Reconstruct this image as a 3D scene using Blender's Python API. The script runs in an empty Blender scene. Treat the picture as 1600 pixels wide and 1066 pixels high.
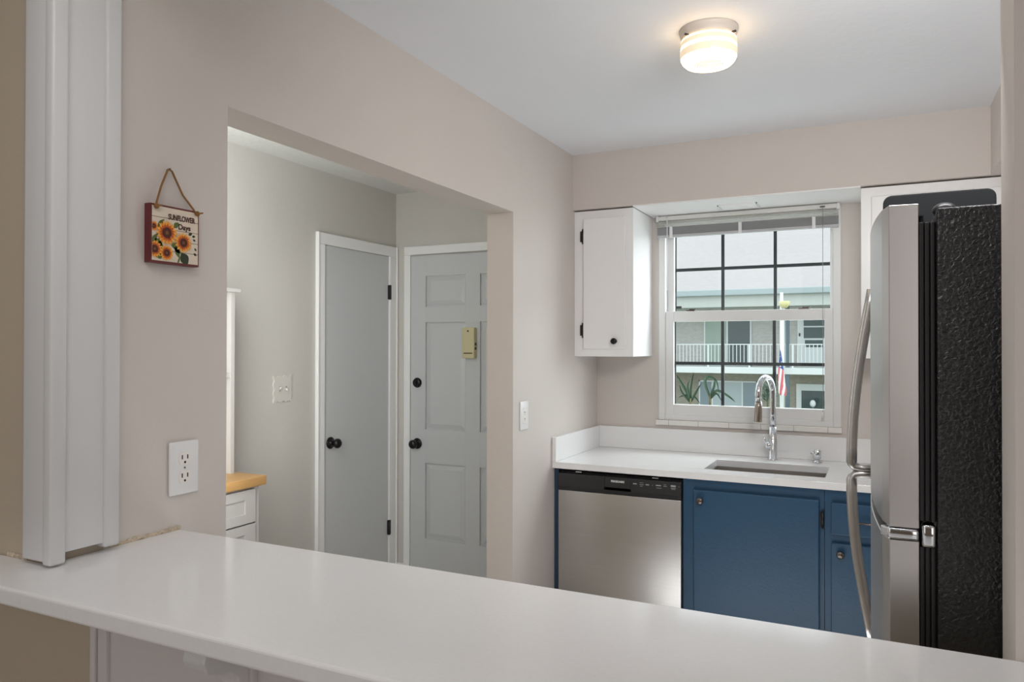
import bpy, bmesh, math, random
from mathutils import Vector, Matrix
random.seed(7)
C = bpy.context.scene.collection
SC = bpy.context.scene
PI = math.pi

def lin(r, g, b):
    return tuple(((c/255)/12.92 if c/255 <= .04045 else ((c/255+.055)/1.055)**2.4) for c in (r, g, b)) + (1,)

# ------------------------------------------------------------------ camera
cam_d = bpy.data.cameras.new('camera'); cam = bpy.data.objects.new('camera', cam_d); C.objects.link(cam)
yaw, pit, rol = .457927, .0075478, .00155
fw = Vector((-math.sin(yaw)*math.cos(pit), math.cos(yaw)*math.cos(pit), math.sin(pit)))
rt = Vector((math.cos(yaw), math.sin(yaw), 0)); up = rt.cross(fw)
r2 = math.cos(rol)*rt + math.sin(rol)*up; u2 = -math.sin(rol)*rt + math.cos(rol)*up
M = Matrix((r2, u2, -fw)).transposed().to_4x4(); M.translation = (0, 0, 1.463)
cam.matrix_world = M
cam_d.sensor_width = 36; cam_d.lens = 36*1166.4/1600; cam_d.clip_start = .02; cam_d.clip_end = 300
SC.camera = cam
SC.view_settings.view_transform = 'Standard'; SC.view_settings.look = 'None'
SC.view_settings.gamma = 1; SC.view_settings.exposure = 0
SC.cycles.use_denoising = True
SC.cycles.max_bounces = 10; SC.cycles.diffuse_bounces = 6; SC.cycles.caustics_reflective = False; SC.cycles.caustics_refractive = False
SC.cycles.sample_clamp_indirect = 6

# ------------------------------------------------------------------ sky
w = bpy.data.worlds.new('sky'); SC.world = w; w.use_nodes = True
nt = w.node_tree; bg = nt.nodes['Background']
tc = nt.nodes.new('ShaderNodeTexCoord'); sx = nt.nodes.new('ShaderNodeSeparateXYZ')
def mrange(src, a, b, c_, d):
    m_ = nt.nodes.new('ShaderNodeMapRange'); m_.interpolation_type = 'SMOOTHSTEP'
    for k_, v_ in zip((1, 2, 3, 4), (a, b, c_, d)): m_.inputs[k_].default_value = v_
    nt.links.new(src, m_.inputs[0]); return m_.outputs[0]
mu = nt.nodes.new('ShaderNodeMath'); mu.operation = 'MULTIPLY_ADD'        # unseen sky raised high on the far side to light the kitchen
nt.links.new(mrange(sx.outputs['Y'], .2, .75, 0, 1), mu.inputs[0]); nt.links.new(mrange(sx.outputs['Z'], .08, .6, 5, 19), mu.inputs[1]); mu.inputs[2].default_value = 2.2
nt.links.new(mu.outputs[0], bg.inputs['Strength']); bg.inputs['Color'].default_value = (.9, .96, 1.0, 1)

def area(name, loc, rot, sx_, sy_, power, col):
    d = bpy.data.lights.new(name, 'AREA'); d.shape = 'RECTANGLE'; d.size = sx_; d.size_y = sy_; d.energy = power; d.color = col
    o = bpy.data.objects.new(name, d); o.location = loc; o.rotation_euler = rot; C.objects.link(o); return o
# light portal in the kitchen window opening (guides sky sampling, gives no light of its own)
p_ = area('window_portal', (-.61, 4.06, 1.6), (-PI/2, 0, 0), .95, 1.15, 1, (1, 1, 1)); p_.data.cycles.is_portal = True
area('window_fill', (.45, 4.8, 2.92), (math.radians(-52), 0, math.radians(-24)), 1.7, .95, 85, (.96, .985, 1))      # unseen lamp added above the window, boosts light on the counter
area('window_side_fill', (.6, 4.95, 1.8), (math.radians(-84), 0, math.radians(-32)), 1.15, 1.0, 30, (.97, .985, 1))   # second lamp added out of view, brightens the left wall
# fill lamps added behind the camera; another added inside the foyer, out of view
area('dining_fill_left', (-1.75, -1.7, 1.6), (math.radians(84), 0, math.radians(-12)), 1.8, 1.7, 8.5, (1, .965, .945))  # unseen fill from the left, no window is built there
area('dining_fill_right', (1.6, -1.4, 1.6), (math.radians(82), 0, math.radians(25)), 1.8, 1.7, 14.5, (1, .96, .94))  # unseen fill from the right, no door is built there
area('bar_top_fill', (-.72, .36, 2.42), (0, 0, 0), .6, .6, 6, (1, .97, .95))  # lamp added out of view to lift the bar top
area('foyer_fill', (-2.08, 1.72, 1.6), (0, math.radians(90), math.radians(-24)), 1.5, .4, 22, (.96, 1.0, .98))  # unseen lamp added inside the foyer for assumed daylight, no window is built
area('kitchen_fill', (.12, 1.38, 2.14), (math.radians(66), 0, math.radians(4)), .5, .3, 13, (1, .98, .97))  # unseen fill added near the bar, aimed at the back wall
area('kitchen_floor_fill', (-.35, 2.2, .03), (PI, 0, 0), 1.2, 1.2, 10, (.98, .99, 1))  # added lamp at floor level, imitates bounced light on the ceiling

# ------------------------------------------------------------------ materials
MATS = {}
def pm(name, col, rough=.5, metal=0, bump=0, bscale=60, var=0, vscale=8, stretch=None, spec=.5, coat=0, detail=3, bdist=.01):
    m = bpy.data.materials.new(name); m.use_nodes = True; n = m.node_tree; b = n.nodes['Principled BSDF']
    b.inputs['Base Color'].default_value = col; b.inputs['Roughness'].default_value = rough
    b.inputs['Metallic'].default_value = metal; b.inputs['Specular IOR Level'].default_value = spec
    b.inputs['Coat Weight'].default_value = coat
    t = n.nodes.new('ShaderNodeTexCoord'); mp = n.nodes.new('ShaderNodeMapping'); n.links.new(t.outputs['Object'], mp.inputs[0])
    if stretch: mp.inputs['Scale'].default_value = stretch
    if var:
        nz = n.nodes.new('ShaderNodeTexNoise'); nz.inputs['Scale'].default_value = vscale; nz.inputs['Detail'].default_value = detail
        n.links.new(mp.outputs[0], nz.inputs[0])
        mx = n.nodes.new('ShaderNodeMix'); mx.data_type = 'RGBA'
        mx.inputs['A'].default_value = tuple(c*(1-var) for c in col[:3])+(1,); mx.inputs['B'].default_value = tuple(min(1, c*(1+var)) for c in col[:3])+(1,)
        n.links.new(nz.outputs['Fac'], mx.inputs['Factor']); n.links.new(mx.outputs['Result'], b.inputs['Base Color'])
    if bump:
        nb = n.nodes.new('ShaderNodeTexNoise'); nb.inputs['Scale'].default_value = bscale; nb.inputs['Detail'].default_value = 2
        n.links.new(mp.outputs[0], nb.inputs[0]); bp = n.nodes.new('ShaderNodeBump'); bp.inputs['Strength'].default_value = bump; bp.inputs['Distance'].default_value = bdist
        n.links.new(nb.outputs['Fac'], bp.inputs['Height']); n.links.new(bp.outputs[0], b.inputs['Normal'])
    MATS[name] = m; return m

wall_m = pm('wall_paint', (.64, .59, .553, 1), .55, bump=.12, bscale=90, var=.015, bdist=.004)
foyer_m = pm('foyer_paint', (.60, .58, .545, 1), .6, bump=.15, bscale=70, var=.015, bdist=.004)
dine_m = pm('dining_paint', (.50, .425, .335, 1), .6, bump=.12, bscale=90, var=.02, bdist=.004)
ceil_m = pm('ceiling_paint', (.81, .835, .875, 1), .7, bump=.1, bscale=40, var=.01)
fceil_m = pm('knockdown_ceiling', (.70, .70, .68, 1), .8, bump=.5, bscale=28, var=.03, vscale=30)
white_m = pm('white_gloss_paint', (.88, .88, .88, 1), .3, bump=.05, bscale=60, stretch=(1, 1, .15))
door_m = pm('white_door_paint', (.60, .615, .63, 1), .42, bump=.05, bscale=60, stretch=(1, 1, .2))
trim_m = pm('trim_paint', (.70, .705, .715, 1), .35, bump=.06, bscale=60, stretch=(1, 1, .12))
panel_m = pm('white_panel_paint', (.66, .63, .63, 1), .45)
quartz_m = pm('white_quartz', (.84, .84, .845, 1), .11, var=.035, vscale=140, detail=5)
floor_m = pm('floor_tile', (.58, .54, .49, 1), .4, var=.1, vscale=3)
blue_m = pm('blue_cabinet_paint', lin(38, 76, 106), .38, bump=.06, bscale=120)
blued_m = pm('navy_panel_paint', lin(44, 68, 92), .4)
steel_m = pm('brushed_steel', (.66, .65, .64, 1), .34, 1, bump=.06, bscale=50, stretch=(1, 1, 30), var=.05, vscale=4)
steelv_m = pm('brushed_steel_door', (.55, .535, .525, 1), .33, 1, bump=.03, bscale=60, stretch=(8, 8, 60))
sink_m = pm('sink_steel', (.62, .58, .55, 1), .3, 1)
chrome_m = pm('chrome', (.72, .74, .77, 1), .07, 1)
nickel_m = pm('warm_nickel', (.45, .40, .36, 1), .22, 1)
black_m = pm('black_plastic', (.018, .018, .02, 1), .35)
panelblk_m = pm('dishwasher_black', (.028, .028, .03, 1), .32)
case_m = pm('matte_black_case', (.010, .011, .012, 1), .75, spec=.1)
hinge_m = pm('black_iron', (.012, .012, .014, 1), .4)
knob_m = pm('dark_bronze', (.02, .019, .02, 1), .25, .6)
pewter_m = pm('pewter_knob', (.16, .14, .13, 1), .3, .9)
slot_m = pm('recess_shade', (.004, .004, .004, 1), .9, spec=.05)  # near black stands in for shade inside the dishwasher pocket handle
hole_m = pm('dark_slot', (.03, .025, .022, 1), .8)
outlet_m = pm('outlet_white', (.82, .82, .82, 1), .3)
switch_m = pm('switch_ivory', (.66, .63, .59, 1), .35)
outlet2_m = pm('outlet_face', (.86, .83, .79, 1), .35)
vinyl_m = pm('window_vinyl', (.78, .78, .775, 1), .35)
muntin_m = pm('dark_muntin', (.045, .047, .052, 1), .5)
slat_m = pm('blind_slat', (.90, .89, .86, 1), .4)
b_ = slat_m.node_tree; tl_ = b_.nodes.new('ShaderNodeBsdfTranslucent'); tl_.inputs[0].default_value = (.75, .72, .64, 1); ms_ = b_.nodes.new('ShaderNodeMixShader'); ms_.inputs[0].default_value = .25
b_.links.new(b_.nodes['Principled BSDF'].outputs[0], ms_.inputs[1]); b_.links.new(tl_.outputs[0], ms_.inputs[2]); b_.links.new(ms_.outputs[0], b_.nodes['Material Output'].inputs[0])
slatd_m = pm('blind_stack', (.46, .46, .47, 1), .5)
clear_m = pm('clear_plastic', (.75, .75, .76, 1), .2)
tile_m = pm('sill_tile', (.80, .775, .745, 1), .2)
grout_m = pm('grout', (.38, .34, .30, 1), .8)
wood_m = pm('butcher_block', lin(188, 146, 92), .4, var=.2, vscale=6, stretch=(6, 1.2, 12))
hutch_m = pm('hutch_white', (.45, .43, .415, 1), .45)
rope_m = pm('jute_rope', lin(150, 108, 62), .9, bump=.6, bscale=400, var=.3, vscale=300)
red_m = pm('dark_red_wood', lin(104, 40, 44), .55)
chime_m = pm('cream_plastic', lin(208, 200, 160), .45)
pan_m = pm('lamp_pan', (.55, .50, .45, 1), .45)
caulk_m = pm('caulk', lin(205, 190, 168), .8, bump=.6, bscale=150, var=.25, vscale=60)
text_m = pm('white_print', (.8, .8, .8, 1), .6)
greyprint_m = pm('grey_print', (.35, .35, .36, 1), .6)
brown_m = pm('brown_print', lin(70, 38, 30), .7)

def fridge_side():
    m = pm('black_pebbled_steel', (.012, .012, .013, 1), .27, spec=.6)
    n = m.node_tree; b = n.nodes['Principled BSDF']; t = n.nodes.new('ShaderNodeTexCoord')
    v = n.nodes.new('ShaderNodeTexNoise'); v.inputs['Scale'].default_value = 170; v.inputs['Detail'].default_value = 1.5; v.inputs['Distortion'].default_value = .6
    n.links.new(t.outputs['Object'], v.inputs[0]); bp = n.nodes.new('ShaderNodeBump'); bp.inputs['Strength'].default_value = .6; bp.inputs['Distance'].default_value = .003
    n.links.new(v.outputs['Fac'], bp.inputs['Height']); n.links.new(bp.outputs[0], b.inputs['Normal']); return m
pebble_m = fridge_side()

def glass_mat():
    m = bpy.data.materials.new('window_glass'); m.use_nodes = True; n = m.node_tree; n.nodes.clear()
    o = n.nodes.new('ShaderNodeOutputMaterial'); t = n.nodes.new('ShaderNodeBsdfTransparent'); g = n.nodes.new('ShaderNodeBsdfGlossy')
    t.inputs[0].default_value = (.93, .965, .965, 1); g.inputs['Roughness'].default_value = .02; mx = n.nodes.new('ShaderNodeMixShader'); mx.inputs[0].default_value = .018
    n.links.new(t.outputs[0], mx.inputs[1]); n.links.new(g.outputs[0], mx.inputs[2]); n.links.new(mx.outputs[0], o.inputs[0]); return m
glass_m = glass_mat()

def lit_glass(name, col, e):     # pressed glass bands lit by the bulb inside
    m = pm(name, (.5, .46, .40, 1), .15, spec=.3); b = m.node_tree.nodes['Principled BSDF']
    b.inputs['Emission Color'].default_value = col; b.inputs['Emission Strength'].default_value = e; return m
litw_m = lit_glass('lit_clear_glass', (1, .66, .33, 1), 7.5)
litc_m = lit_glass('lit_ribbed_glass', (1, .76, .46, 1), .62)

# ------------------------------------------------------------------ mesh helpers
ORG = {}
class MB:
    def __init__(s): s.bm = bmesh.new(); s.mats = []
    def _mi(s, m):
        if m not in s.mats: s.mats.append(m)
        return s.mats.index(m)
    def _tag(s, before, m, smooth=False):
        i = s._mi(m)
        for f in s.bm.faces:
            if f not in before: f.material_index = i; f.smooth = smooth
    def box(s, x0, x1, y0, y1, z0, z1, m, bev=0, seg=2):
        t = bmesh.new()
        bmesh.ops.create_cube(t, size=1)
        bmesh.ops.scale(t, vec=(abs(x1-x0), abs(y1-y0), abs(z1-z0)), verts=t.verts)
        bmesh.ops.translate(t, vec=((x0+x1)/2, (y0+y1)/2, (z0+z1)/2), verts=t.verts)
        if bev: bmesh.ops.bevel(t, geom=t.edges[:], offset=bev, segments=seg, affect='EDGES', profile=.5)
        return s.merge(t, m, bool(bev) and seg > 2)
    def merge(s, t, m, smooth=False, mat=None):
        if mat is not None: bmesh.ops.transform(t, matrix=mat, verts=t.verts)
        i = s._mi(m); vm = {}
        for v in t.verts: vm[v] = s.bm.verts.new(v.co)
        for f in t.faces:
            try: g = s.bm.faces.new([vm[v] for v in f.verts])
            except ValueError: continue
            g.material_index = i; g.smooth = smooth
        t.free(); return s
    def cyl(s, a, b, r, m, r2=None, seg=24, smooth=True):
        a, b = Vector(a), Vector(b); d = b-a; t = bmesh.new()
        bmesh.ops.create_cone(t, cap_ends=True, segments=seg, radius1=r, radius2=r if r2 is None else r2, depth=d.length)
        q = Vector((0, 0, 1)).rotation_difference(d.normalized()).to_matrix().to_4x4(); q.translation = (a+b)/2
        return s.merge(t, m, smooth, q)
    def ball(s, c, r, m, sc=(1, 1, 1), seg=20):
        t = bmesh.new(); bmesh.ops.create_uvsphere(t, u_segments=seg, v_segments=seg//2, radius=r)
        bmesh.ops.scale(t, vec=sc, verts=t.verts); bmesh.ops.translate(t, vec=c, verts=t.verts); return s.merge(t, m, True)
    def lathe(s, prof, org, axis, m, seg=32, smooth=True):   # prof: (radius, height) along axis
        t = bmesh.new(); rings = []
        for r, h in prof:
            if r < 1e-6: rings.append([t.verts.new((0, 0, h))])
            else: rings.append([t.verts.new((r*math.cos(2*PI*k/seg), r*math.sin(2*PI*k/seg), h)) for k in range(seg)])
        for A, B in zip(rings, rings[1:]):
            for k in range(seg):
                k2 = (k+1) % seg
                if len(A) == 1 and len(B) == 1: continue
                if len(A) == 1: t.faces.new((A[0], B[k], B[k2]))
                elif len(B) == 1: t.faces.new((A[k], A[k2], B[0]))
                else: t.faces.new((A[k], A[k2], B[k2], B[k]))
        q = Vector((0, 0, 1)).rotation_difference(Vector(axis).normalized()).to_matrix().to_4x4(); q.translation = org
        return s.merge(t, m, smooth, q)
    def tube(s, pts, r, m, seg=12, closed_ends=True, flat=None):
        pts = [Vector(p) for p in pts]; t = bmesh.new(); rings = []; n = len(pts); prev = None
        rr = r if isinstance(r, (list, tuple)) else [r]*n
        for i, p in enumerate(pts):
            d = (pts[min(i+1, n-1)]-pts[max(i-1, 0)]).normalized()
            if prev is None:
                u = d.orthogonal().normalized() if flat is None else (Vector(flat)-d*Vector(flat).dot(d)).normalized()
            else: u = (prev-d*prev.dot(d)).normalized()
            prev = u; v = d.cross(u)
            a, b = rr[i] if isinstance(rr[i], tuple) else (rr[i], rr[i])
            rings.append([t.verts.new(p+u*a*math.cos(2*PI*k/seg)+v*b*math.sin(2*PI*k/seg)) for k in range(seg)])
        for A, B in zip(rings, rings[1:]):
            for k in range(seg): t.faces.new((A[k], A[(k+1) % seg], B[(k+1) % seg], B[k]))
        if closed_ends: t.faces.new(rings[0][::-1]); t.faces.new(rings[-1])
        return s.merge(t, m, True)
    def prism(s, poly, axis, a, b, m, bev=0, smooth=False):  # poly in the two other axes (cyclic order)
        t = bmesh.new()
        def P(p, h): return {0: (h, p[0], p[1]), 1: (p[0], h, p[1]), 2: (p[0], p[1], h)}[axis]
        A = [t.verts.new(P(p, a)) for p in poly]; B = [t.verts.new(P(p, b)) for p in poly]; n = len(poly)
        t.faces.new(A); t.faces.new(B[::-1])
        for k in range(n): t.faces.new((A[k], B[k], B[(k+1) % n], A[(k+1) % n]))
        bmesh.ops.recalc_face_normals(t, faces=t.faces[:])
        if bev: bmesh.ops.bevel(t, geom=t.edges[:], offset=bev, segments=3, affect='EDGES', profile=.5)
        return s.merge(t, m, smooth)
    def poly(s, pts, m):
        i = s._mi(m); f = s.bm.faces.new([s.bm.verts.new(p) for p in pts]); f.material_index = i; return s
    def text(s, body, size, m, mat, depth=.0002, font_scale_x=1, bold=0):
        cu = bpy.data.curves.new('t', 'FONT'); cu.body = body; cu.size = size; cu.extrude = depth; cu.align_x = 'CENTER'; cu.align_y = 'CENTER'; cu.offset = bold
        o = bpy.data.objects.new('t', cu); C.objects.link(o); bpy.context.view_layer.update()
        me = bpy.data.meshes.new_from_object(o.evaluated_get(bpy.context.evaluated_depsgraph_get()))
        t = bmesh.new(); t.from_mesh(me); bmesh.ops.scale(t, vec=(font_scale_x, 1, 1), verts=t.verts)
        bpy.data.objects.remove(o); bpy.data.curves.remove(cu); bpy.data.meshes.remove(me)
        return s.merge(t, m, False, mat)
    def build(s, name, parent=None, loc=None):
        me = bpy.data.meshes.new(name)
        bmesh.ops.recalc_face_normals(s.bm, faces=s.bm.faces[:])
        org = Vector(loc) if loc is not None else (Vector(ORG[parent.name]) if parent else Vector((0, 0, 0)))
        bmesh.ops.translate(s.bm, vec=-org, verts=s.bm.verts)
        s.bm.to_mesh(me); s.bm.free()
        for m in s.mats: me.materials.append(m)
        o = bpy.data.objects.new(name, me); C.objects.link(o)
        if parent is not None:
            o.parent = parent; o.location = org-Vector(ORG[parent.name])
        else: o.location = org
        ORG[o.name] = tuple(org); return o
def thing(name, loc, label, cat, group=None):
    o = bpy.data.objects.new(name, None); o.empty_display_size = .1; o.location = loc; C.objects.link(o); ORG[o.name] = tuple(loc)
    o['label'] = label; o['category'] = cat
    if group: o['group'] = group
    return o
def tag(o, label, cat, group=None):
    o['label'] = label; o['category'] = cat
    if group: o['group'] = group
    return o
def struct(mb, name, parent=None):
    o = mb.build(name, parent); o['kind'] = 'structure'; return o
def S(): return MB()

# ------------------------------------------------------------------ the room
H = 2.44
struct(S().box(-3.2, 2.6, -3.0, 4.05, -.12, 0, floor_m), 'floor')
struct(S().box(-1.53, 2.6, .93, 4.05, H, H+.12, ceil_m), 'ceiling')
struct(S().box(-3.2, -1.53, .93, 4.05, H, H+.12, fceil_m), 'ceiling_foyer')
struct(S().box(-3.2, 2.6, -3.0, .93, H, H+.12, ceil_m), 'ceiling_dining')
struct(S().prism([(.99, 0), (1.304, 0), (1.304, 2.04), (2.863, 2.04), (2.863, 0), (3.92, 0), (3.92, H), (.99, H)], 0, -1.532, -1.406, wall_m), 'wall_left')
WX0, WX1, WZ0, WZ1 = -1.05, -.173, 1.075, 2.15
struct(S().box(-1.532, WX0, 3.92, 4.05, 0, H, wall_m).box(WX1, .9, 3.92, 4.05, 0, H, wall_m)
       .box(WX0, WX1, 3.92, 4.05, 0, WZ0, wall_m).box(WX0, WX1, 3.92, 4.05, WZ1, H, wall_m), 'wall_back')
struct(S().prism([(.159, 1.172), (2.6, 1.172), (2.6, 1.29), (.9, 1.29), (.9, 3.92), (.78, 3.92), (.78, 1.29), (.159, 1.29)], 2, 0, H, wall_m), 'wall_right')
struct(S().box(-2.785, -1.406, .876, .99, 0, H, dine_m), 'wall_front')
struct(S().box(-1.406, 2.6, .876, .99, 2.3, H, dine_m), 'wall_header')
struct(S().box(-1.4065, -1.255, .8758, .99, 0, 1.0234, dine_m).box(-1.255, 2.6, .882, .99, 0, 1.0234, dine_m), 'wall_half')
struct(S().box(-3.2, -2.785, -3.0, 4.05, 0, H, foyer_m), 'wall_foyer')
struct(S().box(-2.785, -1.532, 3.964, 4.05, 0, H, foyer_m), 'wall_entry')
struct(S().box(-3.2, 2.6, -3.1, -3.0, 0, H, dine_m), 'wall_rear')
struct(S().box(2.5, 2.6, -3.0, 1.172, 0, H, dine_m), 'wall_side')
struct(S().prism([(-1.406, 3.55), (.403, 3.55), (.403, 1.29), (.78, 1.29), (.78, 3.92), (-1.406, 3.92)], 2, 2.16, H, wall_m), 'ceiling_soffit')
struct(S().box(-1.09, -.074, 3.552, 3.92, 2.154, 2.16, white_m).box(-1.05, -.17, 3.9, 3.92, 2.142, 2.154, white_m), 'trim_3')
struct(S().box(-2.785, -2.772, 3.966-.012, 3.964, 0, .085, white_m).box(-2.772, -2.71, 3.952, 3.964, 0, .085, white_m)
       .box(-2.785, -2.773, 2.5, 3.2, 0, .085, white_m), 'baseboard_foyer')
# casing round the pass-through: proud front casing, recessed jamb board, bead on the kitchen side
t = S().box(-1.452, -1.366, .856, .877, 1.062, H, trim_m, .005, 3).box(-1.386, -1.361, .853, .884, 1.058, H, trim_m, .005, 3)
t.box(-1.41, -1.378, .877, .985, 1.074, H, trim_m, .001).box(-1.41, -1.372, .968, 1.002, 1.064, H, trim_m, .006, 3)
struct(t, 'trim_1')
# white panelling under the bar
t = S().box(-1.255, 1.5, .874, .882, 0, 1.022, panel_m)
for a, b, y in ((-1.262, -1.248, .862), (-1.246, -1.222, .866), (-.908, -.893, .866), (-.891, -.872, .862)):
    t.box(a, b, y, .876, 0, 1.022, panel_m, .003)
struct(t, 'trim_2')
# chipped plaster and caulk line left along the wall foot on the bar
t = S()
for k in range(26):
    y = 1.005+k*.0066; t.ball((-1.404, y, 1.055+random.uniform(0, .003)), random.uniform(.004, .0075), caulk_m, (.6, 1, 1), 8)
for k in range(8):
    t.ball((-1.47-k*.008, .875, 1.056), random.uniform(.004, .008), caulk_m, (1, .5, 1), 8)
struct(t, 'trim_4')

# ------------------------------------------------------------------ bar
o = S().prism([(-1.6, .755), (1.5, .755), (1.5, 1.1715), (-1.4055, 1.1715), (-1.4055, .8755), (-1.6, .8755)], 2, 1.0235, 1.054, quartz_m, .005).build('bar_countertop', loc=(0, .95, 1.0235))
tag(o, 'long white quartz bar top running across the foreground', 'countertop')
br = S()
prof = [(.872, 1.0225), (.752+.03, 1.0225), (.776, 1.0), (.782, .985), (.795, .978), (.812, .972)]
for k in range(9):
    a = k/8*PI/2; prof.append((.812+.048*math.sin(a), .972-.085*(1-math.cos(a))))
prof += [(.862, .82), (.872, .80)]
br.prism(prof, 0, -.925, -.880, trim_m, .003)
tag(br.build('countertop_bracket', loc=(-.90, .87, .8)), 'white scrolled wooden bracket under the front edge of the bar top', 'bracket')

# ------------------------------------------------------------------ sunflower sign
XS = -1.386
sg = thing('hanging_sign', (-1.406, 1.145, 1.64), 'square sunflower plaque with a dark red edge hanging on a rope on the wall', 'wall sign')
sy0, sy1, sz0, sz1 = 1.078, 1.205, 1.642, 1.768
S().box(-1.405, XS-.001, sy0, sy1, sz0, sz1, red_m, .001).build('board', sg)
cream = pm('sign_plank', lin(222, 208, 190), .7, var=.1, vscale=120, stretch=(1, .2, 1))
seam = pm('sign_seam', lin(150, 128, 105), .8)
petal1 = pm('petal_orange', lin(232, 140, 40), .7); petal2 = pm('petal_yellow', lin(240, 178, 78), .7); petal3 = pm('petal_rust', lin(190, 88, 34), .7)
eye = pm('flower_eye', lin(84, 38, 30), .8); eye2 = pm('flower_eye_light', lin(120, 84, 50), .8)
leafm = pm('print_leaf', lin(92, 108, 56), .8); leafd = pm('print_leaf_dark', lin(50, 60, 42), .8)
fb = .004
def fp(u, v, h=0):   # sign face coordinates 0..1 from upper left
    return (XS+h, sy0+fb+(sy1-sy0-2*fb)*min(1, max(0, u)), sz1-fb-(sz1-sz0-2*fb)*min(1, max(0, v)))
f = S(); n = 5
for k in range(n):
    a, b = fp(0, k/n+.006), fp(1, (k+1)/n-.006)
    f.box(XS-.001, XS, a[1], b[1], b[2], a[2], cream)
f.box(XS-.001, XS-.0005, sy0+fb, sy1-fb, sz0+fb, sz1-fb, seam)
f.build('plank_face', sg)
def leaf(g, u, v, ln, wd, ang, m, h):
    pts = []
    for k in range(9):
        t_ = k/8; pts.append((t_*ln, wd*math.sin(PI*t_)))
    for k in range(7, 0, -1):
        t_ = k/8; pts.append((t_*ln, -wd*math.sin(PI*t_)))
    g.poly([fp(u+x*math.cos(ang)-y*math.sin(ang), v+x*math.sin(ang)+y*math.cos(ang), h) for x, y in pts], m)
lv = S()
for (u, v, ln, wd, an, m) in ((.1, .42, .25, .05, -.9, leafm), (.12, .5, .3, .05, 2.2, leafm), (.45, .36, .16, .05, -.8, leafm), (.16, .62, .2, .05, 1.4, leafm),
                              (.5, .7, .22, .05, 1.2, leafm), (.45, .72, .2, .04, .5, leafm), (.62, .8, .26, .1, .95, leafd), (.78, .45, .1, .03, -.5, leafd),
                              (.86, .47, .08, .025, -.2, leafd), (.88, .52, .07, .02, .4, leafd), (.2, .92, .16, .05, -.4, leafm), (.6, .86, .2, .02, 1.9, leafm), (.05, .6, .2, .05, .6, leafm),
                              (.08, .93, .18, .05, -.2, leafm), (.92, .68, .07, .02, .9, leafd), (.9, .78, .08, .025, .6, leafd), (.38, .66, .2, .05, .3, leafm)):
    leaf(lv, u, v, ln, wd, an, m, .0003)
lv.build('printed_leaves', sg)
hh = .0006
for (cu_, cv, r, nm) in ((.03, .38, .1, 1), (.05, .79, .17, 1), (.3, .84, .155, 0), (.3, .47, .24, 0), (.66, .61, .2, 0)):
    fl = S(); hh += .0003
    for ring, (rr, off, mm) in enumerate(((1, 0, petal2), (.86, .5, petal1), (.62, .25, petal3))):
        for k in range(16):
            an = 2*PI*(k+off)/16+random.uniform(-.06, .06)
            leaf(fl, cu_+.2*r*math.cos(an), cv+.2*r*math.sin(an), r*.8*rr*random.uniform(.92, 1.05), r*.11, an, mm, hh+ring*.00008)
    fl.poly([fp(cu_+r*.41*math.cos(2*PI*k/18), cv+r*.41*math.sin(2*PI*k/18), hh+.0003) for k in range(18)], eye)
    fl.poly([fp(cu_+r*.15*math.cos(2*PI*k/12), cv+r*.15*math.sin(2*PI*k/12), hh+.0004) for k in range(12)], eye2)
    fl.build('printed_sunflower', sg)
R_wall = Matrix(((0, 0, 1, 0), (1, 0, 0, 0), (0, 1, 0, 0), (0, 0, 0, 1)))   # text x->+Y, y->+Z, normal +X
def at(mat, p): m_ = mat.copy(); m_.translation = p; return m_
S().text('SUNFLOWER', .0165, brown_m, at(R_wall, fp(.63, .17, .0006)), font_scale_x=.72, bold=.0005).build('lettering', sg)
S().text('Days', .0165, brown_m, at(R_wall, fp(.69, .325, .0006)), bold=.0004).build('lettering', sg)
pk = (-1.400, 1.135, 1.852)
S().tube([(-1.385, sy0+.013, sz1-.006), (-1.386, sy0+.015, sz1+.003), (-1.396, 1.112, 1.81), (-1.398, 1.13, 1.849), pk, (-1.398, 1.141, 1.848), (-1.396, 1.168, 1.80), (-1.386, sy1-.016, sz1+.002), (-1.385, sy1-.012, sz1-.006)], .0022, rope_m, 8).build('rope', sg)
for y in (sy0+.012, sy1-.009):
    S().ball((-1.382, y, sz1-.006), .0055, rope_m, (1, 1.1, 1.1), 10).cyl((-1.383, y, sz1-.006), (-1.378, y+.012, sz1-.003), .0018, rope_m, seg=6).build('rope_knot', sg)
S().cyl((-1.406, 1.135, 1.85), (-1.396, 1.135, 1.852), .0022, pewter_m, seg=10).build('nail', sg)

# ------------------------------------------------------------------ outlets and switches
ol = thing('wall_outlet', (-1.406, 1.18, 1.13), 'white double socket plate on the left wall just above the bar top', 'outlet', 'white socket plates')
S().box(-1.406, -1.3995, 1.14, 1.219, 1.131, 1.25, outlet_m, .004, 3).build('cover_plate', ol)
for zc in (1.211, 1.170):
    zc_ = zc
    rc = S(); pts = []
    for k in range(28):
        a = 2*PI*k/28; pts.append((1.1795+.0165*math.copysign(min(1, abs(math.cos(a))*1.0), math.cos(a)), zc_+.0175*max(-.82, min(.82, math.sin(a)))))
    rc.prism(pts, 0, -1.3998, -1.3982, outlet2_m, .0003); r_ = rc.build('receptacle', ol)
    S().box(-1.3990, -1.3979, 1.1705, 1.1735, zc_-.001, zc_+.0085, hole_m).box(-1.3990, -1.3979, 1.1850, 1.1880, zc_-.001, zc_+.0085, hole_m)\
       .cyl((-1.3990, 1.1795, zc_-.008), (-1.3979, 1.1795, zc_-.008), .0027, hole_m, seg=14).build('slots', r_)
S().cyl((-1.3998, 1.1795, 1.1905), (-1.3984, 1.1795, 1.1905), .0022, pewter_m, seg=12).build('screw', ol)

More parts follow.
